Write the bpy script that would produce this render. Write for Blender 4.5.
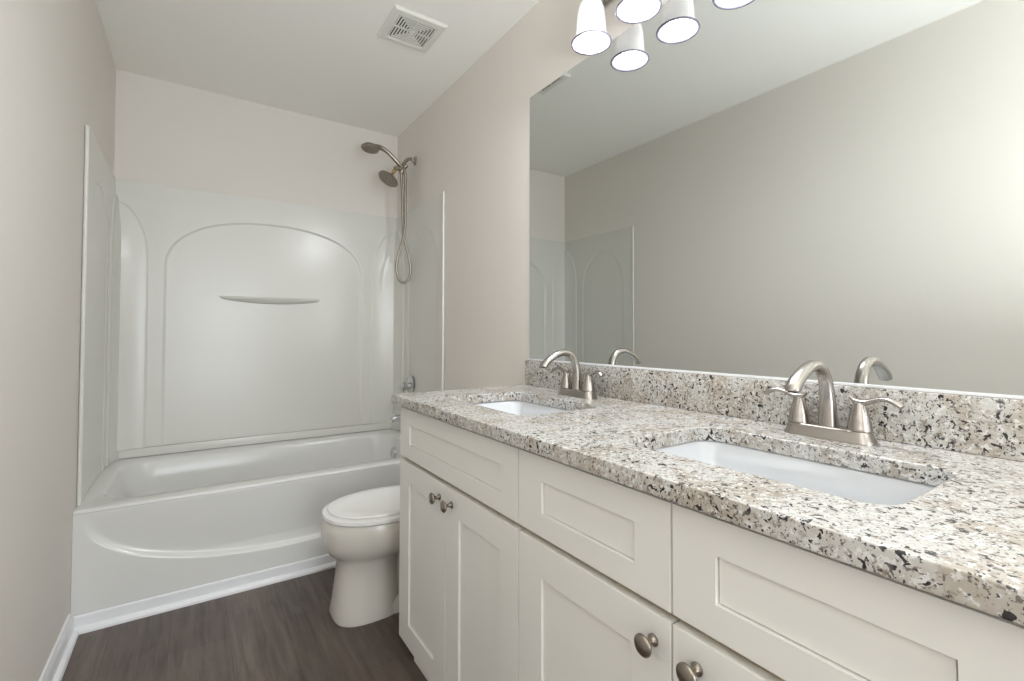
import bpy, bmesh, math, random
from mathutils import Vector, Matrix

for o in list(bpy.data.objects):
    bpy.data.objects.remove(o)
SC = bpy.context.scene
COL = SC.collection
PI = math.pi

# ------------------------------------------------------------------ camera
cam_d = bpy.data.cameras.new('camera')
cam = bpy.data.objects.new('camera', cam_d)
COL.objects.link(cam)
RX = Vector((0.83096, -0.55633, 0.0017))
UX = Vector((-0.01411, -0.01803, 0.99974))
FX = Vector((0.55615, 0.83077, 0.02283))
m3 = Matrix((RX, UX, -FX)).transposed()
cam.matrix_world = Matrix.Translation((0, 0, 1.0874)) @ m3.to_4x4()
cam_d.sensor_fit = 'HORIZONTAL'
cam_d.sensor_width = 36.0
cam_d.lens = 474.07 / 1024 * 36
cam_d.shift_y = -17.62 / 1024
cam_d.clip_start = 0.01
SC.camera = cam

# ------------------------------------------------------------------ world, lights, exposure
W = bpy.data.worlds.new('world')
SC.world = W
W.use_nodes = True
W.node_tree.nodes['Background'].inputs[0].default_value = (0.86, 0.93, 1.0, 1)
W.node_tree.nodes['Background'].inputs[1].default_value = 0.6

def area(name, loc, rot, sx, sy, power, col):
    d = bpy.data.lights.new(name, 'AREA')
    d.shape = 'RECTANGLE'
    d.size, d.size_y, d.energy, d.color = sx, sy, power, col
    o = bpy.data.objects.new(name, d)
    o.location, o.rotation_euler = loc, rot
    COL.objects.link(o)
    return o

# unseen fill panel standing in for daylight; the wide opening is added too
area('daylight_fill', (0.40, -3.45, 1.15), (PI / 2, 0, 0), 1.40, 2.2, 52, (0.90, 0.96, 1.0))
# added unseen uplight, bounced off the ceiling to brighten the whole room
area('ceiling_bounce_fill', (0.35, -0.45, 1.10), (PI - 0.02, 0, 0), 0.40, 0.40, 36, (0.92, 0.97, 1.0))
LAMP_W = 11.0
LAMP_COL = (0.94, 0.975, 1.0)

SC.view_settings.view_transform = 'Standard'
SC.view_settings.look = 'None'
SC.view_settings.gamma = 1.0
SC.view_settings.exposure = 0.21
SC.view_settings.use_curve_mapping = False
SC.cycles.use_denoising = True
SC.cycles.max_bounces = 14
SC.cycles.diffuse_bounces = 8
SC.cycles.glossy_bounces = 6
SC.cycles.transmission_bounces = 8
SC.cycles.sample_clamp_indirect = 6
SC.cycles.caustics_reflective = False
SC.cycles.caustics_refractive = False

# ------------------------------------------------------------------ room dimensions
XL, XR, YB, YF, ZC = -0.3596, 1.1644, 3.1811, -3.40, 2.4639

# ------------------------------------------------------------------ materials
def S(c):  # sRGB 0-255 to linear
    return tuple(((v / 255) / 12.92 if v / 255 <= 0.04045 else ((v / 255 + 0.055) / 1.055) ** 2.4) for v in c) + (1,)

def mat(name, col, rough=0.5, metal=0.0, **kw):
    m = bpy.data.materials.new(name)
    m.use_nodes = True
    b = m.node_tree.nodes['Principled BSDF']
    b.inputs['Base Color'].default_value = col
    b.inputs['Roughness'].default_value = rough
    b.inputs['Metallic'].default_value = metal
    for k, v in kw.items():
        b.inputs[k.replace('_', ' ')].default_value = v
    return m

def nd(m, t, **kw):
    n = m.node_tree.nodes.new(t)
    for k, v in kw.items():
        setattr(n, k, v)
    return n

def lk(m, a, b):
    m.node_tree.links.new(a, b)

def bsdf(m):
    return m.node_tree.nodes['Principled BSDF']

def add_bump(m, scale, strength, dist=0.001, detail=3):
    tc = nd(m, 'ShaderNodeTexCoord')
    n = nd(m, 'ShaderNodeTexNoise')
    n.inputs['Scale'].default_value = scale
    n.inputs['Detail'].default_value = detail
    bp = nd(m, 'ShaderNodeBump')
    bp.inputs['Strength'].default_value = strength
    bp.inputs['Distance'].default_value = dist
    lk(m, tc.outputs['Object'], n.inputs['Vector'])
    lk(m, n.outputs['Fac'], bp.inputs['Height'])
    lk(m, bp.outputs['Normal'], bsdf(m).inputs['Normal'])
    return m

M = {}
M['wall'] = add_bump(mat('wall_paint', S((222, 217, 211)), 0.75), 160, 0.12)
M['ceil'] = add_bump(mat('ceiling_paint', S((240, 239, 235)), 0.85), 120, 0.15)
M['trim'] = mat('white_trim_paint', S((232, 233, 236)), 0.35)
M['acrylic'] = mat('white_acrylic', S((215, 214, 209)), 0.24)
M['tub'] = mat('tub_acrylic', S((218, 218, 216)), 0.16)
M['china'] = mat('vitreous_china', S((217, 213, 206)), 0.10)
M['seat'] = mat('seat_plastic', S((244, 244, 243)), 0.22)
M['sink'] = mat('sink_china', S((212, 214, 217)), 0.08)
M['cab'] = mat('cabinet_paint', S((233, 232, 228)), 0.42)
M['gap'] = mat('cabinet_frame_wood', S((176, 163, 141)), 0.6)
M['nickel'] = mat('brushed_nickel', (0.43, 0.40, 0.37, 1), 0.25, 1.0)
M['dark_nickel'] = mat('aged_nickel', (0.33, 0.29, 0.245, 1), 0.28, 1.0)
M['hose'] = mat('hose_metal', (0.34, 0.31, 0.27, 1), 0.42, 1.0)
M['chrome'] = mat('chrome', (0.62, 0.63, 0.65, 1), 0.12, 1.0)
M['brass'] = mat('brass', (0.62, 0.47, 0.20, 1), 0.25, 1.0)
M['rubber'] = mat('dark_rubber', (0.03, 0.03, 0.03, 1), 0.6)
M['mirror'] = mat('mirror_silver', (0.74, 0.765, 0.75, 1), 0.0, 1.0)
M['mirror_edge'] = mat('mirror_edge', (0.10, 0.12, 0.11, 1), 0.2)
M['clear'] = mat('clear_plastic', (0.8, 0.82, 0.85, 1), 0.08, 0.0, Transmission_Weight=0.6)
M['vent'] = mat('vent_plastic', S((222, 221, 215)), 0.5)
M['vent_dark'] = mat('vent_duct_dark', (0.10, 0.095, 0.085, 1), 0.8)
M['bulb'] = mat('bulb_glow', (1, 1, 1, 1), 0.4, 0.0, Emission_Color=(1, 0.97, 0.93, 1), Emission_Strength=2.5)

def glass_shade():
    m = bpy.data.materials.new('frosted_shade_glass')
    m.use_nodes = True
    nt = m.node_tree
    b = bsdf(m)
    b.inputs['Base Color'].default_value = (0.88, 0.87, 0.88, 1)
    b.inputs['Roughness'].default_value = 0.25
    b.inputs['Emission Color'].default_value = (1.0, 0.97, 0.98, 1)
    b.inputs['Emission Strength'].default_value = 0.26
    tr = nd(m, 'ShaderNodeBsdfTranslucent')
    tr.inputs['Color'].default_value = (0.9, 0.88, 0.87, 1)
    mx = nd(m, 'ShaderNodeMixShader')
    mx.inputs[0].default_value = 0.05
    lk(m, b.outputs[0], mx.inputs[1])
    lk(m, tr.outputs[0], mx.inputs[2])
    lk(m, mx.outputs[0], nt.nodes['Material Output'].inputs[0])
    return m
M['shade'] = glass_shade()
M['lip'] = mat('darkened_glass_lip', (0.24, 0.22, 0.28, 1), 0.15)  # clear glass lip; its dark refraction is painted into the colour

def granite():
    m = mat('speckled_granite', (0.8, 0.78, 0.74, 1), 0.16)
    tc = nd(m, 'ShaderNodeTexCoord')
    def noise(scale, detail, seed, rough=0.55, dist=0.0):
        mp = nd(m, 'ShaderNodeMapping')
        mp.inputs['Location'].default_value = (seed, seed * 1.7, seed * 0.6)
        lk(m, tc.outputs['Object'], mp.inputs['Vector'])
        n = nd(m, 'ShaderNodeTexNoise')
        n.inputs['Scale'].default_value = scale
        n.inputs['Detail'].default_value = detail
        n.inputs['Roughness'].default_value = rough
        n.inputs['Distortion'].default_value = dist
        lk(m, mp.outputs[0], n.inputs['Vector'])
        return n.outputs['Fac']
    def ramp(src, a, b):
        r = nd(m, 'ShaderNodeMapRange')
        r.interpolation_type = 'SMOOTHSTEP'
        r.inputs['From Min'].default_value = a
        r.inputs['From Max'].default_value = b
        lk(m, src, r.inputs['Value'])
        return r.outputs['Result']
    def mix(fac, a, b, k=1.0):
        x = nd(m, 'ShaderNodeMix', data_type='RGBA')
        if k != 1.0:
            mu = nd(m, 'ShaderNodeMath', operation='MULTIPLY')
            mu.inputs[1].default_value = k
            lk(m, fac, mu.inputs[0])
            fac = mu.outputs[0]
        lk(m, fac, x.inputs['Factor'])
        for s, v in (('A', a), ('B', b)):
            sock = [i for i in x.inputs if i.name == s and i.type == 'RGBA'][0]
            if isinstance(v, tuple):
                sock.default_value = v
            else:
                lk(m, v, sock)
        return [o for o in x.outputs if o.type == 'RGBA'][0]
    c = mix(ramp(noise(14, 4, 3.1), 0.44, 0.62), S((196, 194, 190)), S((176, 168, 157)))
    c = mix(ramp(noise(60, 4, 7.7, 0.62), 0.54, 0.64), c, S((152, 142, 130)), 0.75)
    c = mix(ramp(noise(100, 3, 1.3, 0.6), 0.54, 0.62), c, S((222, 222, 221)), 0.8)
    c = mix(ramp(noise(95, 3, 12.3, 0.6, 0.4), 0.62, 0.67), c, S((128, 110, 96)), 0.65)
    c = mix(ramp(noise(150, 2, 22.3, 0.5, 0.3), 0.61, 0.66), c, S((92, 88, 87)), 0.85)
    # dark flakes: gated so that they come in clusters
    g = nd(m, 'ShaderNodeMath', operation='MULTIPLY')
    lk(m, ramp(noise(112, 2, 31.0, 0.5, 0.5), 0.600, 0.625), g.inputs[0])
    lk(m, ramp(noise(15, 2, 45.0), 0.38, 0.52), g.inputs[1])
    c = mix(g.outputs[0], c, S((30, 28, 32)), 0.97)
    c = mix(ramp(noise(260, 1, 77.0, 0.5), 0.665, 0.69), c, S((44, 42, 44)), 0.9)
    lk(m, c, bsdf(m).inputs['Base Color'])
    return m
M['granite'] = granite()

def plank_floor():
    m = mat('dark_vinyl_planks', (0.1, 0.09, 0.08, 1), 0.42)
    tc = nd(m, 'ShaderNodeTexCoord')
    mp = nd(m, 'ShaderNodeMapping')
    mp.inputs['Rotation'].default_value = (0, 0, PI / 2)
    mp.inputs['Location'].default_value = (0.35, 0.06, 0)
    lk(m, tc.outputs['Object'], mp.inputs['Vector'])
    br = nd(m, 'ShaderNodeTexBrick')
    br.offset = 0.37
    br.inputs['Scale'].default_value = 1.0
    br.inputs['Brick Width'].default_value = 1.2
    br.inputs['Row Height'].default_value = 0.18
    br.inputs['Mortar Size'].default_value = 0.0012
    br.inputs['Mortar Smooth'].default_value = 0.3
    br.inputs['Color1'].default_value = S((97, 87, 81))
    br.inputs['Color2'].default_value = S((112, 101, 93))
    br.inputs['Mortar'].default_value = S((78, 69, 63))
    lk(m, mp.outputs[0], br.inputs['Vector'])
    st = nd(m, 'ShaderNodeMapping')
    st.inputs['Scale'].default_value = (26, 2.2, 1)
    lk(m, tc.outputs['Object'], st.inputs['Vector'])
    n = nd(m, 'ShaderNodeTexNoise')
    n.inputs['Scale'].default_value = 1.6
    n.inputs['Detail'].default_value = 9
    n.inputs['Roughness'].default_value = 0.68
    n.inputs['Distortion'].default_value = 0.6
    lk(m, st.outputs[0], n.inputs['Vector'])
    r = nd(m, 'ShaderNodeValToRGB')
    r.color_ramp.elements[0].position = 0.32
    r.color_ramp.elements[0].color = (0.42, 0.40, 0.39, 1)
    r.color_ramp.elements[1].position = 0.68
    r.color_ramp.elements[1].color = (1.05, 1.03, 1.02, 1)
    lk(m, n.outputs['Fac'], r.inputs[0])
    x = nd(m, 'ShaderNodeMix', data_type='RGBA', blend_type='MULTIPLY')
    x.inputs['Factor'].default_value = 1.0
    ins = [i for i in x.inputs if i.type == 'RGBA']
    lk(m, br.outputs['Color'], ins[0])
    lk(m, r.outputs[0], ins[1])
    # scattered pale worn marks
    n2 = nd(m, 'ShaderNodeTexNoise')
    n2.inputs['Scale'].default_value = 5.0
    n2.inputs['Detail'].default_value = 5
    lk(m, tc.outputs['Object'], n2.inputs['Vector'])
    r2 = nd(m, 'ShaderNodeMapRange')
    r2.inputs['From Min'].default_value = 0.4
    r2.inputs['From Max'].default_value = 0.75
    r2.inputs['To Max'].default_value = 0.35
    lk(m, n2.outputs['Fac'], r2.inputs['Value'])
    y = nd(m, 'ShaderNodeMix', data_type='RGBA')
    yi = [i for i in y.inputs if i.type == 'RGBA']
    lk(m, r2.outputs[0], y.inputs['Factor'])
    lk(m, [o for o in x.outputs if o.type == 'RGBA'][0], yi[0])
    yi[1].default_value = S((120, 106, 94))
    lk(m, [o for o in y.outputs if o.type == 'RGBA'][0], bsdf(m).inputs['Base Color'])
    bp = nd(m, 'ShaderNodeBump')
    bp.inputs['Strength'].default_value = 0.25
    bp.inputs['Distance'].default_value = 0.001
    lk(m, n.outputs['Fac'], bp.inputs['Height'])
    lk(m, bp.outputs['Normal'], bsdf(m).inputs['Normal'])
    return m
M['floor'] = plank_floor()

# ------------------------------------------------------------------ mesh helpers
class MB:
    def __init__(s):
        s.bm = bmesh.new()

    def box(s, x0, x1, y0, y1, z0, z1, bev=0.0, seg=2):
        r = bmesh.ops.create_cube(s.bm, size=1)
        vs = r['verts']
        for v in vs:
            v.co = Vector(((x0 + x1) / 2 + v.co.x * (x1 - x0), (y0 + y1) / 2 + v.co.y * (y1 - y0), (z0 + z1) / 2 + v.co.z * (z1 - z0)))
        if bev:
            es = list({e for v in vs for e in v.link_edges})
            bmesh.ops.bevel(s.bm, geom=es, offset=bev, segments=seg, affect='EDGES', profile=0.6)
        return s

    def loft(s, rings, cap0=True, cap1=True, closed=False):
        R = [[s.bm.verts.new(Vector(p)) for p in r] for r in rings]
        n = len(R[0])
        pairs = list(zip(R[:-1], R[1:])) + ([(R[-1], R[0])] if closed else [])
        for a, b in pairs:
            for i in range(n):
                j = (i + 1) % n
                s.bm.faces.new((a[i], a[j], b[j], b[i]))
        if not closed:
            if cap0:
                s.bm.faces.new(list(reversed(R[0])))
            if cap1:
                s.bm.faces.new(R[-1])
        return s

    def tube(s, pts, rad, n=14, flat=None, up=None, sub=1):
        P = [Vector(p) for p in pts]
        if not isinstance(rad, (list, tuple)):
            rad = [rad] * len(P)
        if flat is None:
            flat = [1.0] * len(P)
        elif not isinstance(flat, (list, tuple)):
            flat = [flat] * len(P)
        if sub > 1:
            Q, R2, F2 = [], [], []
            for i in range(len(P) - 1):
                p0 = P[i - 1] if i else P[i] * 2 - P[i + 1]
                p3 = P[i + 2] if i + 2 < len(P) else P[i + 1] * 2 - P[i]
                for k in range(sub):
                    t = k / sub
                    a = 2 * P[i] + (P[i + 1] - p0) * t + (2 * p0 - 5 * P[i] + 4 * P[i + 1] - p3) * t * t + (3 * P[i] - p0 - 3 * P[i + 1] + p3) * t ** 3
                    Q.append(a * 0.5)
                    R2.append(rad[i] * (1 - t) + rad[i + 1] * t)
                    F2.append(flat[i] * (1 - t) + flat[i + 1] * t)
            Q.append(P[-1]); R2.append(rad[-1]); F2.append(flat[-1])
            P, rad, flat = Q, R2, F2
        rings = []
        nrm = None
        for i, p in enumerate(P):
            a = P[max(0, i - 1)]
            b = P[min(len(P) - 1, i + 1)]
            t = (b - a).normalized()
            if nrm is None:
                ref = Vector(up) if up else (Vector((0, 0, 1)) if abs(t.z) < 0.9 else Vector((1, 0, 0)))
                nrm = (ref - t * ref.dot(t)).normalized()
            else:
                nrm = (nrm - t * nrm.dot(t)).normalized()
            bi = t.cross(nrm)
            rings.append([p + nrm * (math.cos(2 * PI * k / n) * rad[i] * flat[i]) + bi * (math.sin(2 * PI * k / n) * rad[i]) for k in range(n)])
        return s.loft(rings)

    def lathe(s, prof, org=(0, 0, 0), axis=(0, 0, 1), n=32, cap=True):
        ax = Vector(axis).normalized()
        ref = Vector((1, 0, 0)) if abs(ax.x) < 0.9 else Vector((0, 1, 0))
        u = (ref - ax * ref.dot(ax)).normalized()
        v = ax.cross(u)
        o = Vector(org)
        rings = [[o + ax * h + (u * math.cos(2 * PI * k / n) + v * math.sin(2 * PI * k / n)) * max(r, 1e-4) for k in range(n)] for r, h in prof]
        return s.loft(rings, cap, cap)

    def poly(s, curve_mesh):
        s.bm.from_mesh(curve_mesh)
        return s

    def build(s, name, m, parent=None, smooth=True, angle=35, recenter=False):
        bmesh.ops.recalc_face_normals(s.bm, faces=s.bm.faces)
        me = bpy.data.meshes.new(name)
        s.bm.to_mesh(me)
        s.bm.free()
        ms = m if isinstance(m, (list, tuple)) else [m]
        for q in ms:
            me.materials.append(q)
        if smooth:
            for f in me.polygons:
                f.use_smooth = True
            try:
                me.set_sharp_from_angle(angle=math.radians(angle))
            except Exception:
                pass
        o = bpy.data.objects.new(name, me)
        COL.objects.link(o)
        if parent:
            o.parent = parent
        if recenter:
            xs = [v.co for v in me.vertices]
            c = Vector(((min(p.x for p in xs) + max(p.x for p in xs)) / 2, (min(p.y for p in xs) + max(p.y for p in xs)) / 2, min(p.z for p in xs)))
            me.transform(Matrix.Translation(-c))
            o.location = c
        return o

def tag(o, label, cat, group=None):
    o['label'] = label
    o['category'] = cat
    if group:
        o['group'] = group
    return o

def thing(name, label, cat, loc=(0, 0, 0), group=None):
    o = bpy.data.objects.new(name, None)
    o.empty_display_size = 0.1
    o.location = loc
    COL.objects.link(o)
    return tag(o, label, cat, group)

def struct(o):
    o['kind'] = 'structure'
    return o

def rrect(x0, x1, y0, y1, r, z=None, n=8):
    """rounded rectangle, counter-clockwise; r scalar or four radii (x1y1, x0y1, x0y0, x1y0)"""
    rs = r if isinstance(r, (list, tuple)) else [r] * 4
    pts = []
    for (cx, cy, sx, sy, a0), q in zip(((x1, y1, -1, -1, 0), (x0, y1, 1, -1, 90), (x0, y0, 1, 1, 180), (x1, y0, -1, 1, 270)), rs):
        for k in range(n + 1):
            a = math.radians(a0 + 90 * k / n)
            p = (cx + sx * q + q * math.cos(a), cy + sy * q + q * math.sin(a))
            pts.append(p if z is None else (p[0], p[1], z))
    return pts

def plate(outer, holes, thick, bev=0.0, res=2):
    """flat plate with holes, in the xy plane from z=0 to z=thick, as mesh data"""
    cu = bpy.data.curves.new('tmp', 'CURVE')
    cu.dimensions = '2D'
    cu.fill_mode = 'BOTH'
    cu.extrude = thick / 2 - bev
    cu.bevel_depth = bev
    cu.bevel_resolution = res
    cu.offset = -bev
    for ring in [outer] + holes:
        sp = cu.splines.new('POLY')
        sp.points.add(len(ring) - 1)
        for p, q in zip(sp.points, ring):
            p.co = (q[0], q[1], 0, 1)
        sp.use_cyclic_u = True
    ob = bpy.data.objects.new('tmp', cu)
    COL.objects.link(ob)
    dg = bpy.context.evaluated_depsgraph_get()
    me = bpy.data.meshes.new_from_object(ob.evaluated_get(dg))
    bpy.data.objects.remove(ob)
    bpy.data.curves.remove(cu)
    me.transform(Matrix.Translation((0, 0, thick / 2)))
    return me

def sm(a, b, x):
    t = min(1.0, max(0.0, (x - a) / (b - a)))
    return t * t * (3 - 2 * t)

def field(mb, us, zs, fn, back):
    """closed slab: front surface point fn(u,z), back surface point back(u,z)"""
    V = [[mb.bm.verts.new(fn(u, z)) for z in zs] for u in us]
    n, k = len(us), len(zs)
    for i in range(n - 1):
        for j in range(k - 1):
            mb.bm.faces.new((V[i][j], V[i + 1][j], V[i + 1][j + 1], V[i][j + 1]))
    rim = [(i, 0) for i in range(n)] + [(n - 1, j) for j in range(1, k)] + [(i, k - 1) for i in range(n - 2, -1, -1)] + [(0, j) for j in range(k - 2, 0, -1)]
    B = [mb.bm.verts.new(back(us[i], zs[j])) for i, j in rim]
    for q in range(len(rim)):
        a, b = rim[q], rim[(q + 1) % len(rim)]
        mb.bm.faces.new((V[a[0]][a[1]], B[q], B[(q + 1) % len(rim)], V[b[0]][b[1]]))
    mb.bm.faces.new(B)
    return mb

def lin(a, b, step):
    n = max(1, int(round((b - a) / step)))
    return [a + (b - a) * i / n for i in range(n + 1)]

# ================================================================== setting
T = 0.10
def slab(name, a, m):
    return struct(MB().box(*a).build(name, m, smooth=False))
slab('floor', (XL - T, XR + T, YF - 0.3, YB + T, -T, 0), M['floor'])
slab('ceiling', (XL - T, XR + T, YF - T, YB + T, ZC, ZC + T), M['ceil'])
slab('wall_left', (XL - T, XL, YF - T, YB + T, 0, ZC), M['wall'])
slab('wall_right', (XR, XR + T, YF - T, YB + T, 0, ZC), M['wall'])
slab('wall_back', (XL, XR, YB, YB + T, 0, ZC), M['wall'])
wf = MB()  # unseen wall; its wide opening is added for the daylight fill
wf.box(XL, -0.30, YF - T, YF, 0, ZC)
wf.box(1.10, XR, YF - T, YF, 0, ZC)
wf.box(-0.30, 1.10, YF - T, YF, 2.26, ZC)
struct(wf.build('wall_front', M['wall'], smooth=False))
df = MB()
df.box(-0.35, -0.30, YF, YF + 0.016, 0, 2.31, 0.004)
df.box(1.10, 1.15, YF, YF + 0.016, 0, 2.31, 0.004)
df.box(-0.30, 1.10, YF, YF + 0.016, 2.26, 2.31, 0.004)
struct(df.build('trim_1', M['trim']))

def base_profile(h=0.085, t=0.013, shoe=0.016, sh=0.019):
    # (distance from wall, height)
    return [(0, 0), (t + shoe, 0), (t + shoe, sh * 0.45), (t + shoe * 0.75, sh * 0.85), (t, sh), (t, h - 0.022), (t * 0.75, h - 0.012), (t * 0.55, h - 0.006), (t * 0.5, h), (0, h)]
def run(prof, p0, p1, inward):
    mb = MB()
    iv = Vector(inward)
    rings = [[Vector(p) + iv * d + Vector((0, 0, h)) for d, h in prof] for p in (p0, p1)]
    mb.loft(rings)
    return mb
struct(run(base_profile(0.084), (XL, YF + 0.02, 0), (XL, 2.306, 0), (1, 0, 0)).build('baseboard_left', M['trim'], angle=25))
struct(run(base_profile(0.084), (XR, 1.61, 0), (XR, 2.306, 0), (-1, 0, 0)).build('baseboard_right', M['trim'], angle=25))
struct(run([(0, 0), (0.022, 0), (0.021, 0.009), (0.014, 0.018), (0.006, 0.021), (0.006, 0.056), (0.004, 0.060), (0, 0.061)], (XL + 0.006, 2.330, 0), (XR - 0.006, 2.330, 0), (0, -1, 0)).build('trim_2', M['trim'], angle=25))

# ================================================================== bathtub
YT = 2.332
tub = thing('bathtub', 'white alcove bathtub with curved relief on its apron, below the shower surround', 'bathtub', (0.40, 2.75, 0))
ORG = Vector((0.40, 2.75, 0))
def ft(v):
    return Vector(v) - ORG
us = lin(XL + 0.001, XR - 0.001, 0.008)
zs = lin(0, 0.12, 0.02) + lin(0.123, 0.424, 0.0035)
def apron(u, z):
    dx = (u - 0.402) / 0.735
    e = (abs(dx) ** 2.1 + (max(0.0, 0.402 - z) / 0.258) ** 2.1) ** (1 / 2.1)
    d = (1 - e) * 0.26
    r = 0.026 * sm(0.0, 0.012, d) * min(1.0, max(0.0, (0.415 - z) / 0.22))
    return ft((u, YT + r, z))
field(MB(), us, zs, apron, lambda u, z: ft((u, YT + 0.06, z))).build('apron', M['tub'], tub, angle=80)
rings = []
for y0, z in ((YT + 0.03, 0.4235), (YT + 0.0015, 0.424), (YT - 0.001, 0.4255), (YT - 0.001, 0.430), (YT + 0.002, 0.434), (YT + 0.008, 0.4365), (YT + 0.016, 0.437)):
    rings.append([ft(p) for p in rrect(XL + 0.001, XR - 0.001, y0, YB - 0.003, 0.002, z)])
def opening(dx0, dx1, dy0, dy1, r, z):
    return [ft(p) for p in rrect(XL + dx0, XR - dx1, YT + dy0, YB - dy1, r, z)]
rings.append(opening(0.055, 0.085, 0.085, 0.105, 0.13, 0.436))
rings.append(opening(0.062, 0.090, 0.094, 0.112, 0.13, 0.432))
rings.append(opening(0.068, 0.094, 0.100, 0.118, 0.13, 0.420))
rings.append(opening(0.090, 0.100, 0.110, 0.126, 0.13, 0.34))
rings.append(opening(0.160, 0.118, 0.130, 0.150, 0.13, 0.19))
rings.append(opening(0.200, 0.135, 0.150, 0.170, 0.13, 0.13))
rings.append(opening(0.240, 0.160, 0.180, 0.200, 0.12, 0.105))
rings.append(opening(0.300, 0.220, 0.230, 0.250, 0.10, 0.098))
MB().loft(rings, cap0=False).build('basin', M['tub'], tub, angle=50)
MB().lathe([(0.0, 0.012), (0.028, 0.010), (0.036, 0.004), (0.037, 0.0), (0.0, 0.0)], (1.060 - ORG.x, 2.93 - ORG.y, 0.33), (-1, 0, 0.12), cap=False).build('overflow_cover', M['chrome'], tub)
MB().lathe([(0.0, 0.004), (0.03, 0.003), (0.034, 0.0), (0.0, 0.0)], (0.86 - ORG.x, 2.77 - ORG.y, 0.0985), cap=False).build('drain', M['chrome'], tub)

# ================================================================== shower surround
sur = thing('shower_surround', 'glossy white moulded shower surround with arched relief around the tub', 'shower surround', (0.40, 3.17, 0.485))
SO = Vector((0.40, 3.17, 0.485))
Z0, Z1 = 0.486, 1.887
def arch_rec(u, z, cu, a, z0, b, n, depth):
    e = (abs((u - cu) / a) ** n + (max(0.0, z - z0) / b) ** n) ** (1 / n)
    d = (1 - e) * min(a, b)
    return -depth * sm(-0.001, 0.0075, d)
def corner(s, z, w, zs0, h):
    # bulge near a corner, bounded by a quarter arch; s is the distance from the corner
    if z <= zs0:
        sb = w
    else:
        q = 1 - ((z - zs0) / h) ** 2
        if q <= 0:
            return 0.0
        sb = w * math.sqrt(q)
    t = sb - s
    if t <= -0.001:
        return 0.0
    return 0.007 * sm(-0.001, 0.004, t) + 0.034 * (max(0, t) / w) ** 1.9
def back_h(x, z):
    h = arch_rec(x, z, 0.39, 0.532, 1.44, 0.30, 2.3, 0.009)
    return h + corner(x - XL - 0.01, z, 0.140, 1.46, 0.31) + corner(XR - 0.01 - x, z, 0.172, 1.42, 0.37)
fl = MB()
fl.box(XL + 0.016 - SO.x, XR - 0.016 - SO.x, YB - 0.026 - SO.y, YB - 0.001 - SO.y, 0.440 - SO.z, 0.4845 - SO.z, 0.003)
fl.build('bottom_flange', M['acrylic'], sur)
us = lin(XL + 0.002, XR - 0.002, 0.0042)
zs = lin(Z0, 1.30, 0.02)[:-1] + lin(1.30, Z1, 0.0042)
field(MB(), us, zs, lambda u, z: Vector((u, YB - 0.016 - back_h(u, z), z)) - SO, lambda u, z: Vector((u, YB - 0.0005, z)) - SO).build('back_panel', M['acrylic'], sur, angle=80)
def side_h(y, z, yc):
    return arch_rec(y, z, 2.72, 0.225, 1.42, 0.32, 2.2, 0.0045) + corner(YB - 0.016 - y, z, 0.15, 1.48, 0.32)
def side(x0, sgn, y0, zt):
    us = lin(y0, YB - 0.017, 0.0046)
    mb = field(MB(), us, zs2, lambda u, z: Vector((x0 + sgn * (0.010 + side_h(u, z, 0)), u, z)) - SO, lambda u, z: Vector((x0 + sgn * 0.0005, u, z)) - SO)
    mb.build('side_panel', M['acrylic'], sur, angle=80)
    ed = MB().tube([(x0 + sgn * 0.008 - SO.x, y0 - 0.003 - SO.y, 0.440 - SO.z), (x0 + sgn * 0.008 - SO.x, y0 - 0.003 - SO.y, zt - SO.z)], 0.0068, 16)
    ed.build('edge_bead', M['acrylic'], sur)
zs2 = lin(0.440, 1.30, 0.02)[:-1] + lin(1.30, Z1 - 0.003, 0.0042)
side(XL, 1, 2.400, 1.878)
side(XR, -1, 2.425, 1.888)
# soap ledge: thin crescent
rings = []
for k in range(33):
    t = -1 + 2 * k / 32
    w = math.sqrt(max(0.0, 1 - t * t))
    x = 0.385 + 0.27 * t
    d, hh = 0.012 + 0.030 * w, 0.003 + 0.030 * w ** 1.3
    y = YB - 0.008
    c = [(x, y, 1.300), (x, y - d * 0.8, 1.300), (x, y - d, 1.297), (x, y - d * 0.97, 1.293 - hh * 0.25), (x, y - d * 0.55, 1.296 - hh * 0.75), (x, y - 0.004, 1.296 - hh), (x, y, 1.296 - hh)]
    rings.append([Vector(p) - SO for p in c])
MB().loft(rings).build('soap_ledge', M['acrylic'], sur, angle=50)

# ================================================================== toilet
TX, TY = 0.80, 1.912
toi = thing('toilet', 'white toilet with closed lid between the vanity and bathtub', 'toilet', (TX, TY, 0))
def egg(xf, xb, w, z, n=48, pw=2.3):
    """egg outline: front at xf (toward -x), back at xb, half width w, local to toilet"""
    xm = xf + (xb - xf) * 0.56
    pts = []
    for k in range(n):
        a = 2 * PI * k / n
        c, s_ = math.cos(a), math.sin(a)
        ex = 2 / pw
        cc = math.copysign(abs(c) ** ex, c)
        ss = math.copysign(abs(s_) ** ex, s_)
        pts.append((xm - TX + cc * ((xb - xm) if c > 0 else (xm - xf)), ss * w, z))
    return pts
b = MB()
b.loft([egg(0.452, 0.700, 0.118, 0.0, pw=2.9), egg(0.448, 0.700, 0.119, 0.012, pw=2.9), egg(0.456, 0.70, 0.112, 0.05, pw=2.8), egg(0.466, 0.70, 0.104, 0.14, pw=2.6), egg(0.471, 0.70, 0.101, 0.215, pw=2.5),
        egg(0.460, 0.72, 0.114, 0.232, pw=2.4), egg(0.436, 0.86, 0.142, 0.248, pw=2.3), egg(0.421, 0.89, 0.162, 0.274, pw=2.3), egg(0.414, 0.895, 0.173, 0.308, pw=2.3), egg(0.414, 0.90, 0.176, 0.340), egg(0.418, 0.90, 0.175, 0.364), egg(0.424, 0.90, 0.171, 0.375), egg(0.44, 0.89, 0.16, 0.378)])
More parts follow.
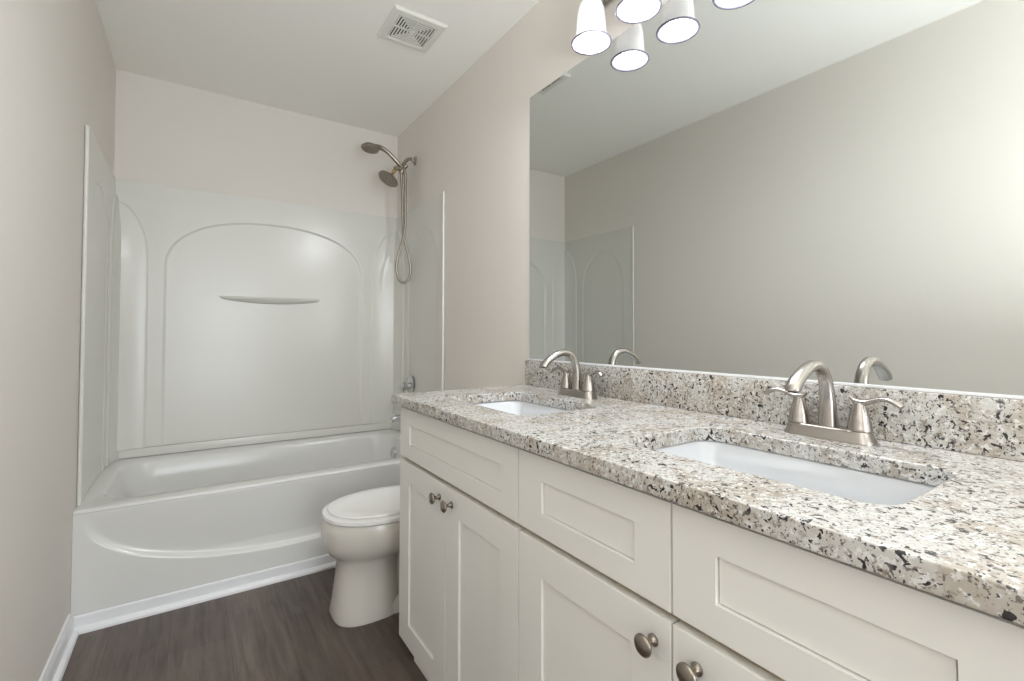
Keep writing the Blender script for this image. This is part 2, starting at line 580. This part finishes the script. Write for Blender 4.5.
b.loft([egg(0.56, 1.02, 0.070, 0.0, pw=3), egg(0.56, 1.02, 0.068, 0.10, pw=3), egg(0.60, 1.06, 0.075, 0.26, pw=3), egg(0.60, 1.12, 0.11, 0.33, pw=3.5), egg(0.62, 1.15, 0.14, 0.376, pw=4)])
b.loft([egg(0.50, 1.06, 0.112, 0.0, pw=3.4), egg(0.50, 1.06, 0.110, 0.035, pw=3.4), egg(0.52, 1.04, 0.095, 0.05, pw=3.4)])
b.build('bowl', M['china'], toi, angle=45)
s_ = MB()
s_.loft([egg(0.424, 0.865, 0.175, 0.3785), egg(0.418, 0.868, 0.180, 0.382), egg(0.418, 0.868, 0.180, 0.395), egg(0.424, 0.866, 0.175, 0.3985), egg(0.45, 0.85, 0.15, 0.399)])
s_.build('seat', M['seat'], toi, angle=50)
l_ = MB()
l_.loft([egg(0.46, 0.85, 0.13, 0.399), egg(0.46, 0.85, 0.13, 0.4015), egg(0.439, 0.868, 0.158, 0.4015), egg(0.436, 0.870, 0.161, 0.403), egg(0.437, 0.870, 0.160, 0.408), egg(0.447, 0.866, 0.152, 0.4115), egg(0.50, 0.83, 0.11, 0.413), egg(0.58, 0.76, 0.06, 0.4135)])
for dy in (-0.075, 0.075):
    l_.box(0.862 - TX, 0.90 - TX, dy - 0.02, dy + 0.02, 0.378, 0.405, 0.006)
l_.build('lid', M['seat'], toi, angle=50)
def tank_ring(g, z, dx=0.0):
    return [(x - TX, y, z) for x, y in rrect(0.955 - g - dx, 1.147, -0.215 - g, 0.215 + g, 0.035)]
MB().loft([tank_ring(-0.02, 0.377), tank_ring(-0.012, 0.40), tank_ring(0.0, 0.68), tank_ring(0.0, 0.692)]).build('tank', M['china'], toi, angle=50)
MB().loft([tank_ring(0.004, 0.693), tank_ring(0.010, 0.698), tank_ring(0.010, 0.716), tank_ring(0.002, 0.724)]).build('tank_lid', M['china'], toi, angle=50)
fh = MB().lathe([(0.0, 0.010), (0.012, 0.010), (0.014, 0.0), (0, 0)], (0.955 - TX, -0.15, 0.64), (-1, 0, 0), cap=False)
fh.tube([(0.943 - TX, -0.15, 0.64), (0.936 - TX, -0.13, 0.638), (0.934 - TX, -0.08, 0.632)], [0.006, 0.006, 0.008], 10)
fh.build('flush_lever', M['chrome'], toi)
for dy in (-0.088, 0.088):
    MB().lathe([(0.010, 0), (0.010, 0.006), (0.006, 0.013), (0.0, 0.015)], (0.80 - TX, dy, 0.047)).build('bolt_cap', M['seat'], toi)

# ================================================================== vanity
XD = 0.600           # door faces
ZCT = 0.876          # counter top
def shaker(y0, y1, z0, z1, iy0, iy1, iz0, iz1, org):
    """stile-and-rail front in the yz plane facing -x"""
    me = plate([(y0, z0), (y1, z0), (y1, z1), (y0, z1)], [[(iy0, iz0), (iy1, iz0), (iy1, iz1), (iy0, iz1)]], 0.019, 0.0008, 1)
    me.transform(Matrix(((0, 0, 1, XD), (1, 0, 0, 0), (0, 1, 0, 0), (0, 0, 0, 1))))
    mb = MB()
    mb.poly(me)
    bpy.data.meshes.remove(me)
    # flat centre panel, set back, with a narrow shadow groove all round
    mb.box(XD + 0.0058, XD + 0.0150, iy0 + 0.0022, iy1 - 0.0022, iz0 + 0.0020, iz1 - 0.0020)
    mb.box(XD + 0.0150, XD + 0.0185, iy0 - 0.004, iy1 + 0.004, iz0 - 0.004, iz1 + 0.004)
    bmesh.ops.translate(mb.bm, verts=mb.bm.verts, vec=-Vector(org))
    return mb
def knob(parent, y, z, org):
    mb = MB().lathe([(0.0, 0.0), (0.0095, 0.0), (0.0098, 0.002), (0.006, 0.0045), (0.0048, 0.010), (0.0055, 0.016), (0.0125, 0.0195), (0.0165, 0.0235), (0.0165, 0.0262), (0.013, 0.0292), (0.006, 0.0308), (0.0, 0.031)],
                    Vector((XD, y, z)) - Vector(org), (-1, 0, 0), 28, cap=False)
    return mb.build('knob', M['dark_nickel'], parent, angle=60)
ZD0, ZD1, ZF0, ZF1, ZBT = 0.050, 0.653, 0.668, 0.833, ZCT - 0.031
def cabinet(label, y0, y1, fronts, doors, left_end):
    org = (0.88, (y0 + y1) / 2, 0)
    ov = Vector(org)
    t = thing('vanity_cabinet', label, 'cabinet', org, 'white vanity cabinets under the granite')
    f = MB()
    # face frame behind the fronts
    me = plate([(y0, ZD0), (y1, ZD0), (y1, ZBT), (y0, ZBT)], [[(y0 + 0.045, 0.09), (y1 - 0.045, 0.09), (y1 - 0.045, 0.64), (y0 + 0.045, 0.64)], [(y0 + 0.045, 0.69), (y1 - 0.045, 0.69), (y1 - 0.045, 0.80), (y0 + 0.045, 0.80)]], 0.018)
    me.transform(Matrix(((0, 0, 1, XD + 0.0195), (1, 0, 0, 0), (0, 1, 0, 0), (0, 0, 0, 1))))
    f.poly(me)
    bpy.data.meshes.remove(me)
    bmesh.ops.translate(f.bm, verts=f.bm.verts, vec=-ov)
    f.build('face_frame', M['gap'], t, smooth=False)
    c = MB()
    xb = XR - 0.002
    for ya in (y0, y1 - 0.016):
        c.box(XD + 0.038, xb, ya, ya + 0.016, ZD0, ZBT)
        c.box(0.68, xb, ya, ya + 0.016, 0, ZD0)
    c.box(XD + 0.038, xb - 0.016, y0 + 0.016, y1 - 0.016, 0.07, 0.086)
    c.box(xb - 0.012, xb, y0 + 0.016, y1 - 0.016, 0.086, ZBT)
    bmesh.ops.translate(c.bm, verts=c.bm.verts, vec=-ov)
    c.build('carcass', M['cab'], t, smooth=False)
    k = MB().box(0.622, 0.640, y0, (1.512 if left_end else y1), 0.0, ZD0 - 0.0005)
    bmesh.ops.translate(k.bm, verts=k.bm.verts, vec=-ov)
    k.build('toe_kick', M['cab'], t, smooth=False)
    for (a, b2, ia, ib) in fronts:
        shaker(a, b2, ZF0, ZF1, ia, ib, 0.7155, 0.781, org).build('drawer_front', M['cab'], t, angle=30)
    for (a, b2, ia, ib, ky) in doors:
        d = shaker(a, b2, ZD0, ZD1, ia, ib, 0.122, 0.583, org).build('door', M['cab'], t, angle=30)
        knob(d, ky, 0.612, org)
    return t
cabinet('white double-door vanity cabinet nearest the toilet, under the far sink', 0.8705, 1.594,
        [(0.8725, 1.594, 0.945, 1.510)],
        [(1.2365, 1.594, 1.313, 1.511, 1.274), (0.8725, 1.2345, 0.949, 1.153, 1.197)], True)
cabinet('white vanity cabinet with two false drawer fronts, under the nearer sink', 0.057, 0.8695,
        [(0.467, 0.8685, 0.538, 0.786), (0.057, 0.463, 0.143, 0.392)],
        [(0.467, 0.8685, 0.545, 0.786, 0.499), (0.057, 0.463, 0.136, 0.385, 0.422)], False)

# countertop with two cut-outs
SINKS = (1.218, 0.445)
CX0 = 0.574
me = plate([(CX0, 0.04), (XR - 0.001, 0.04), (XR - 0.001, 1.612), (CX0, 1.612)], [rrect(0.703, 0.985, y - 0.22, y + 0.22, 0.045, n=10) for y in SINKS], 0.031, 0.003, 3)
me.transform(Matrix.Translation((0, 0, ZCT - 0.031)))
ct = MB().poly(me)
tag(ct.build('countertop', M['granite'], angle=40, recenter=True), 'speckled granite countertop with two rectangular sink cut-outs on the white cabinets', 'countertop')
bs = MB().box(XR - 0.021, XR - 0.001, 0.04, 1.612, ZCT + 0.0003, 0.978, 0.003)
tag(bs.build('backsplash', M['granite'], angle=40, recenter=True), 'low speckled granite backsplash strip under the mirror', 'backsplash')

def copy_tree(o, parent=None):
    c = o.copy()
    COL.objects.link(c)
    c.parent = parent
    for ch in [q for q in bpy.data.objects if q.parent == o]:
        copy_tree(ch, c)
    return c

# undermount sink (local origin on the counter-underside plane, centre)
def make_sink():
    t = thing('sink', 'white undermount sink in the far cut-out, toward the toilet', 'sink', (0.844, SINKS[0], ZCT - 0.0315), 'undermount sinks in the granite')
    def rr(hx, hy, r, z):
        return [(x, y, z) for x, y in rrect(-hx, hx, -hy, hy, r, n=8)]
    rings = [rr(0.158, 0.243, 0.05, -0.010), rr(0.158, 0.243, 0.05, -0.0005), rr(0.146, 0.225, 0.045, -0.0005), rr(0.143, 0.222, 0.045, -0.004), rr(0.139, 0.214, 0.036, -0.04), rr(0.131, 0.186, 0.028, -0.085),
             rr(0.122, 0.166, 0.026, -0.112), rr(0.100, 0.140, 0.026, -0.122), rr(0.03, 0.03, 0.029, -0.127), rr(0.021, 0.021, 0.0205, -0.128),
             rr(0.021, 0.021, 0.0205, -0.150), rr(0.030, 0.030, 0.029, -0.150), rr(0.12, 0.16, 0.04, -0.134), rr(0.145, 0.205, 0.05, -0.085), rr(0.149, 0.228, 0.05, -0.02), rr(0.150, 0.235, 0.05, -0.010)]
    MB().loft(rings, closed=True).build('bowl', M['sink'], t, angle=50)
    MB().lathe([(0.0, 0.004), (0.012, 0.004), (0.013, 0.0), (0.020, -0.001), (0.0205, -0.004), (0.0, -0.004)], (0, 0, -0.124), cap=False).build('drain', M['nickel'], t)
    return t
s1 = make_sink()
s2 = copy_tree(s1)
s2.location.y = SINKS[1]
s2['label'] = 'white undermount sink in the cut-out closest to the viewer, right half of the counter'

# centerset faucet
def make_faucet():
    t = thing('faucet', 'brushed nickel two-handle faucet behind the far sink, near the left edge of the mirror', 'faucet', (1.083, SINKS[0] + 0.001, ZCT + 0.0003), 'brushed nickel faucets on the granite')
    def rr(hx, hy, z):
        return [(x, y, z) for x, y in rrect(-hx, hx, -hy, hy, min(hx, hy) * 0.8, n=6)]
    MB().loft([rr(0.0270, 0.083, 0), rr(0.0268, 0.0828, 0.003), rr(0.0235, 0.079, 0.010), rr(0.0215, 0.0765, 0.018), rr(0.0205, 0.0755, 0.022), rr(0.0185, 0.0735, 0.0235)]).build('base_plate', M['nickel'], t, angle=40)
    sp = MB()
    sp.tube([(0, 0, 0.022), (0.000, 0, 0.055), (-0.003, 0, 0.090), (-0.014, 0, 0.124), (-0.038, 0, 0.145), (-0.068, 0, 0.148), (-0.100, 0, 0.138), (-0.128, 0, 0.122), (-0.143, 0, 0.108), (-0.145, 0, 0.103)],
            [0.0185, 0.0160, 0.0140, 0.0125, 0.0118, 0.0122, 0.0132, 0.0142, 0.0145, 0.0135], 20, flat=[1, 1, 1, 1, 1, 0.95, 0.85, 0.78, 0.8, 0.8], sub=5)
    so = sp.build('spout', M['nickel'], t, angle=50)
    MB().lathe([(0.0, 0.003), (0.0075, 0.003), (0.0075, 0.0), (0.0, 0.0)], (-0.145, 0, 0.1035), (-0.15, 0, -1), cap=False).build('aerator', M['rubber'], so)
    for s_ in (-1, 1):
        h = MB()
        y = 0.0555 * s_
        h.lathe([(0.0, 0.0235), (0.0215, 0.0235), (0.0215, 0.027), (0.0205, 0.030), (0.0195, 0.038), (0.0165, 0.052), (0.0125, 0.066), (0.0105, 0.074), (0.0085, 0.0775), (0.0, 0.079)], (0, y, 0), cap=False, n=24)
        h.tube([(0, y - s_ * 0.016, 0.088), (0, y - s_ * 0.006, 0.0795), (0, y + s_ * 0.010, 0.0785), (-0.001, y + s_ * 0.030, 0.086), (-0.003, y + s_ * 0.046, 0.0885), (-0.005, y + s_ * 0.060, 0.084), (-0.006, y + s_ * 0.070, 0.0775)],
               [0.004, 0.0075, 0.0085, 0.0078, 0.0088, 0.0100, 0.0085], 14, flat=[0.6, 0.8, 0.7, 0.6, 0.58, 0.55, 0.5], up=(0, 0, 1), sub=4)
        h.build('handle', M['nickel'], t, angle=50)
    return t
f1 = make_faucet()
f2 = copy_tree(f1)
f2.location.y = SINKS[1] + 0.006
f2['label'] = 'brushed nickel two-handle faucet behind the sink closest to the viewer'

# ================================================================== mirror
mi = MB().box(XR - 0.002, XR - 0.0003, 0.05, 1.604, 0.984, 2.083)
for fc in mi.bm.faces:
    fc.material_index = 0 if fc.calc_center_median().x < XR - 0.0018 else 1
mo = mi.build('mirror', [M['mirror'], M['mirror_edge']], smooth=False, recenter=True)
tag(mo, 'large frameless rectangular wall mirror above the granite backsplash', 'mirror')

struct(MB().box(XR - 0.010, XR - 0.0005, 0.05, 1.606, 0.9784, 0.9838, 0.001).build('trim_3', M['trim']))

# ================================================================== vanity light
vl = thing('vanity_light', 'wall light bar with bell-shaped white glass shades above the mirror', 'wall light', (XR, 0.84, 2.27))
VO = Vector((XR, 0.84, 2.27))
bp = MB()
bp.box(-0.024, -0.001, -0.38, 0.38, -0.05, 0.055, 0.008, 3)
bp.build('back_plate', M['nickel'], vl)
LY = (1.134, 0.935, 0.736, 0.537)
LX, LZ = 1.071, 2.045
for y in LY:
    lx, ly, lz = LX - VO.x, y - VO.y, LZ - VO.z
    a = MB()
    a.tube([(-0.022, ly, 0.005), (-0.048, ly, 0.012), (-0.075, ly, 0.004), (lx, ly, -0.030), (lx, ly, -0.058)], 0.0075, 12, sub=4)
    a.lathe([(0.0, -0.052), (0.012, -0.054), (0.021, -0.064), (0.023, -0.082), (0.0, -0.082)], (lx, ly, 0.0), cap=False)
    ao = a.build('arm', M['nickel'], vl)
    prof = [(0.018, 0.140), (0.028, 0.136), (0.0365, 0.126), (0.0420, 0.109), (0.0455, 0.086), (0.0475, 0.06), (0.0495, 0.03), (0.0535, 0.012), (0.0575, 0.004)]
    inner = [(r - 0.003, h - 0.0015) for r, h in reversed(prof)]
    sh = MB()
    n = 40
    rings = [[(lx + r * math.cos(2 * PI * k / n), ly + r * math.sin(2 * PI * k / n), lz + h) for k in range(n)] for r, h in prof + inner]
    sh.loft(rings, closed=True)
    so = sh.build('glass_shade', M['shade'], vl, angle=60)
    lip = MB()
    pr = [(0.0545, 0.0035), (0.058, 0.0045), (0.0655, 0.001), (0.0665, -0.002), (0.0655, -0.0035), (0.060, -0.0025), (0.0545, 0.0)]
    lip.loft([[(lx + r * math.cos(2 * PI * k / n), ly + r * math.sin(2 * PI * k / n), lz + h) for k in range(n)] for r, h in pr], closed=True)
    lip.build('rim', M['lip'], so, angle=70)
    MB().lathe([(0.0, 0.130), (0.013, 0.130), (0.014, 0.110), (0.022, 0.092), (0.030, 0.066), (0.0305, 0.052), (0.026, 0.036), (0.015, 0.026), (0.0, 0.023)], (lx, ly, lz), cap=False).build('bulb', M['bulb'], so)
    ld = bpy.data.lights.new('lamp_light', 'POINT')
    ld.energy, ld.color, ld.shadow_soft_size = LAMP_W, LAMP_COL, 0.03
    lo = bpy.data.objects.new('lamp_light', ld)
    lo.location = (LX, y, LZ + 0.013)
    COL.objects.link(lo)

# ================================================================== ceiling vent
vx, vy = 0.800, 2.015
vt = thing('ceiling_vent', 'square white exhaust fan grille on the ceiling', 'vent', (vx, vy, ZC))
def sq(h, z):
    return [(-h, -h, z), (h, -h, z), (h, h, z), (-h, h, z)]
fr = MB()
fr.loft([sq(0.122, -0.0005), sq(0.122, -0.004), sq(0.114, -0.012), sq(0.092, -0.014), sq(0.088, -0.012), sq(0.088, -0.0005)], closed=True)
fr.build('frame', M['vent'], vt, angle=25)
MB().box(-0.088, 0.088, -0.088, 0.088, -0.003, -0.0005).build('duct_shade_plate', M['vent_dark'], vt, smooth=False)  # solid plate; shade inside the duct is put into its dark colour
gr = MB()
for k in range(6):
    h = 0.0865 - k * 0.0128
    gr.loft([sq(h, -0.0115), sq(h - 0.0060, -0.0130), sq(h - 0.0070, -0.009), sq(h - 0.002, -0.008)], closed=True)
gr.box(-0.011, 0.011, -0.011, 0.011, -0.0145, -0.008, 0.002)
gr.box(-0.0865, 0.0865, -0.0012, 0.0012, -0.012, -0.003)
gr.box(-0.0012, 0.0012, -0.0865, 0.0865, -0.012, -0.003)
gr.build('grille', M['vent'], vt, smooth=False)

# ================================================================== shower fittings
SY = 2.86
sh = thing('hand_shower_set', 'aged nickel dual shower head with hand shower and hose on right wall', 'shower head', (XR, SY, 2.185))
HO = Vector((XR, SY, 2.185))
def hs(x, z, y=SY):
    return Vector((x, y, z)) - HO
a = MB()
a.lathe([(0.0, 0.012), (0.016, 0.012), (0.026, 0.007), (0.030, 0.001), (0.0, 0.001)], hs(XR, 2.195), (-1, 0, 0), cap=False)
a.tube([hs(XR - 0.008, 2.195), hs(1.135, 2.203), hs(1.112, 2.196), hs(1.092, 2.170), hs(1.080, 2.150)], 0.0105, 14, sub=4)
a.build('arm', M['nickel'], sh)
d = MB()
d.tube([hs(1.090, 2.155), hs(1.078, 2.120), hs(1.070, 2.095)], [0.016, 0.019, 0.014], 16, sub=3)
d.tube([hs(1.078, 2.125), hs(1.045, 2.128), hs(1.028, 2.118)], [0.015, 0.016, 0.014], 14, sub=3)
d.tube([hs(1.085, 2.135, SY - 0.012), hs(1.100, 2.150, SY - 0.018)], [0.014, 0.013], 14)
d.build('diverter', M['dark_nickel'], sh)
MB().lathe([(0.0, -0.014), (0.009, -0.011), (0.013, 0.0), (0.011, 0.008), (0.008, 0.020), (0.0, 0.020)], hs(1.024, 2.105), (-0.45, -0.1, -0.88), cap=False).build('ball_joint', M['brass'], sh)
nrm = (-0.55, -0.08, -0.83)
hd = MB()
hd.lathe([(0.0, -0.046), (0.013, -0.044), (0.018, -0.034), (0.032, -0.022), (0.056, -0.011), (0.066, -0.004), (0.067, 0.002), (0.062, 0.006), (0.050, 0.005), (0.0, 0.005)], hs(0.986, 2.046), nrm, 36, cap=False)
ho = hd.build('fixed_head', M['dark_nickel'], sh, angle=40)
def face(parent, c, nv, R, z0):
    nv = Vector(nv).normalized()
    u = (Vector((1, 0, 0)) - nv * nv.x).normalized()
    v = nv.cross(u)
    q = MB()
    for rr_, cnt in ((R * 0.32, 6), (R * 0.62, 11), (R * 0.9, 16)):
        for k in range(cnt):
            an = 2 * PI * k / cnt
            q.lathe([(0.0025, 0.0), (0.002, 0.003), (0.0, 0.003)], c + (u * math.cos(an) + v * math.sin(an)) * rr_ + nv * z0, nv, 8)
    q.build('nozzles', M['rubber'], parent)
face(ho, hs(0.986, 2.046), nrm, 0.052, 0.005)
n2 = (-0.15, -0.08, -0.98)
hh = MB()
hh.lathe([(0.0, -0.030), (0.022, -0.028), (0.040, -0.020), (0.052, -0.008), (0.054, 0.0), (0.050, 0.006), (0.040, 0.005), (0.0, 0.005)], hs(0.872, 2.212), n2, 36, cap=False)
hh.tube([hs(0.895, 2.228), hs(0.935, 2.233), hs(0.975, 2.218), hs(1.020, 2.185), hs(1.060, 2.150), hs(1.090, 2.118, SY - 0.014)], [0.022, 0.0170, 0.0150, 0.0145, 0.0150, 0.0125], 16, flat=0.85, sub=4)
hho = hh.build('hand_shower', M['dark_nickel'], sh, angle=40)
face(hho, hs(0.872, 2.212), n2, 0.042, 0.005)
ho_ = MB()
def hose(pts, r=0.0082):
    ho_.tube(pts, r, 12, sub=6)
hose([hs(1.090, 2.118, SY - 0.014), hs(1.094, 2.06, SY - 0.014), hs(1.096, 1.90, SY - 0.012), hs(1.094, 1.76, SY - 0.012), hs(1.075, 1.66, SY - 0.010), hs(1.050, 1.57, SY - 0.006), hs(1.044, 1.49, SY), hs(1.060, 1.430, SY), hs(1.091, 1.408, SY), hs(1.122, 1.430, SY),
      hs(1.137, 1.49, SY), hs(1.126, 1.57, SY + 0.004), hs(1.104, 1.66, SY + 0.008), hs(1.088, 1.76, SY + 0.010), hs(1.084, 1.90, SY + 0.010), hs(1.077, 2.05, SY + 0.008), hs(1.072, 2.098, SY + 0.002)])
ho_.build('hose', M['hose'], sh)

vy_ = 2.885
sv = thing('shower_valve', 'round chrome shower valve with lever handle on the surround wall', 'shower valve', (XR - 0.012, vy_, 0.765))
MB().lathe([(0.0, 0.012), (0.030, 0.012), (0.052, 0.006), (0.056, 0.0015), (0.0, 0.0015)], (0, 0, 0), (-1, 0, 0), 40, cap=False).build('escutcheon', M['chrome'], sv)
hv = MB()
hv.lathe([(0.0, 0.010), (0.020, 0.010), (0.018, 0.03), (0.024, 0.034), (0.027, 0.055), (0.020, 0.066), (0.0, 0.068)], (0, 0, -0.012), (-1, 0, 0), 12, cap=False)
hv.tube([(-0.05, 0, -0.014), (-0.06, -0.02, -0.03), (-0.062, -0.03, -0.045)], [0.009, 0.008, 0.006], 10)
hv.build('handle', M['chrome'], sv, angle=30)
tsp = thing('tub_spout', 'short chrome tub spout over the far end of the bathtub', 'spout', (XR - 0.012, vy_, 0.56))
sp = MB()
sp.tube([(-0.0015, 0, 0), (-0.03, 0, 0), (-0.08, 0, -0.002), (-0.112, 0, -0.008), (-0.124, 0, -0.022)], [0.024, 0.0225, 0.021, 0.020, 0.015], 18, sub=3)
sp.build('spout_body', M['chrome'], tsp)
MB().lathe([(0.006, 0.0), (0.005, 0.012), (0.008, 0.016), (0.006, 0.022), (0.0, 0.023)], (-0.095, 0, 0.016)).build('diverter_knob', M['chrome'], tsp)
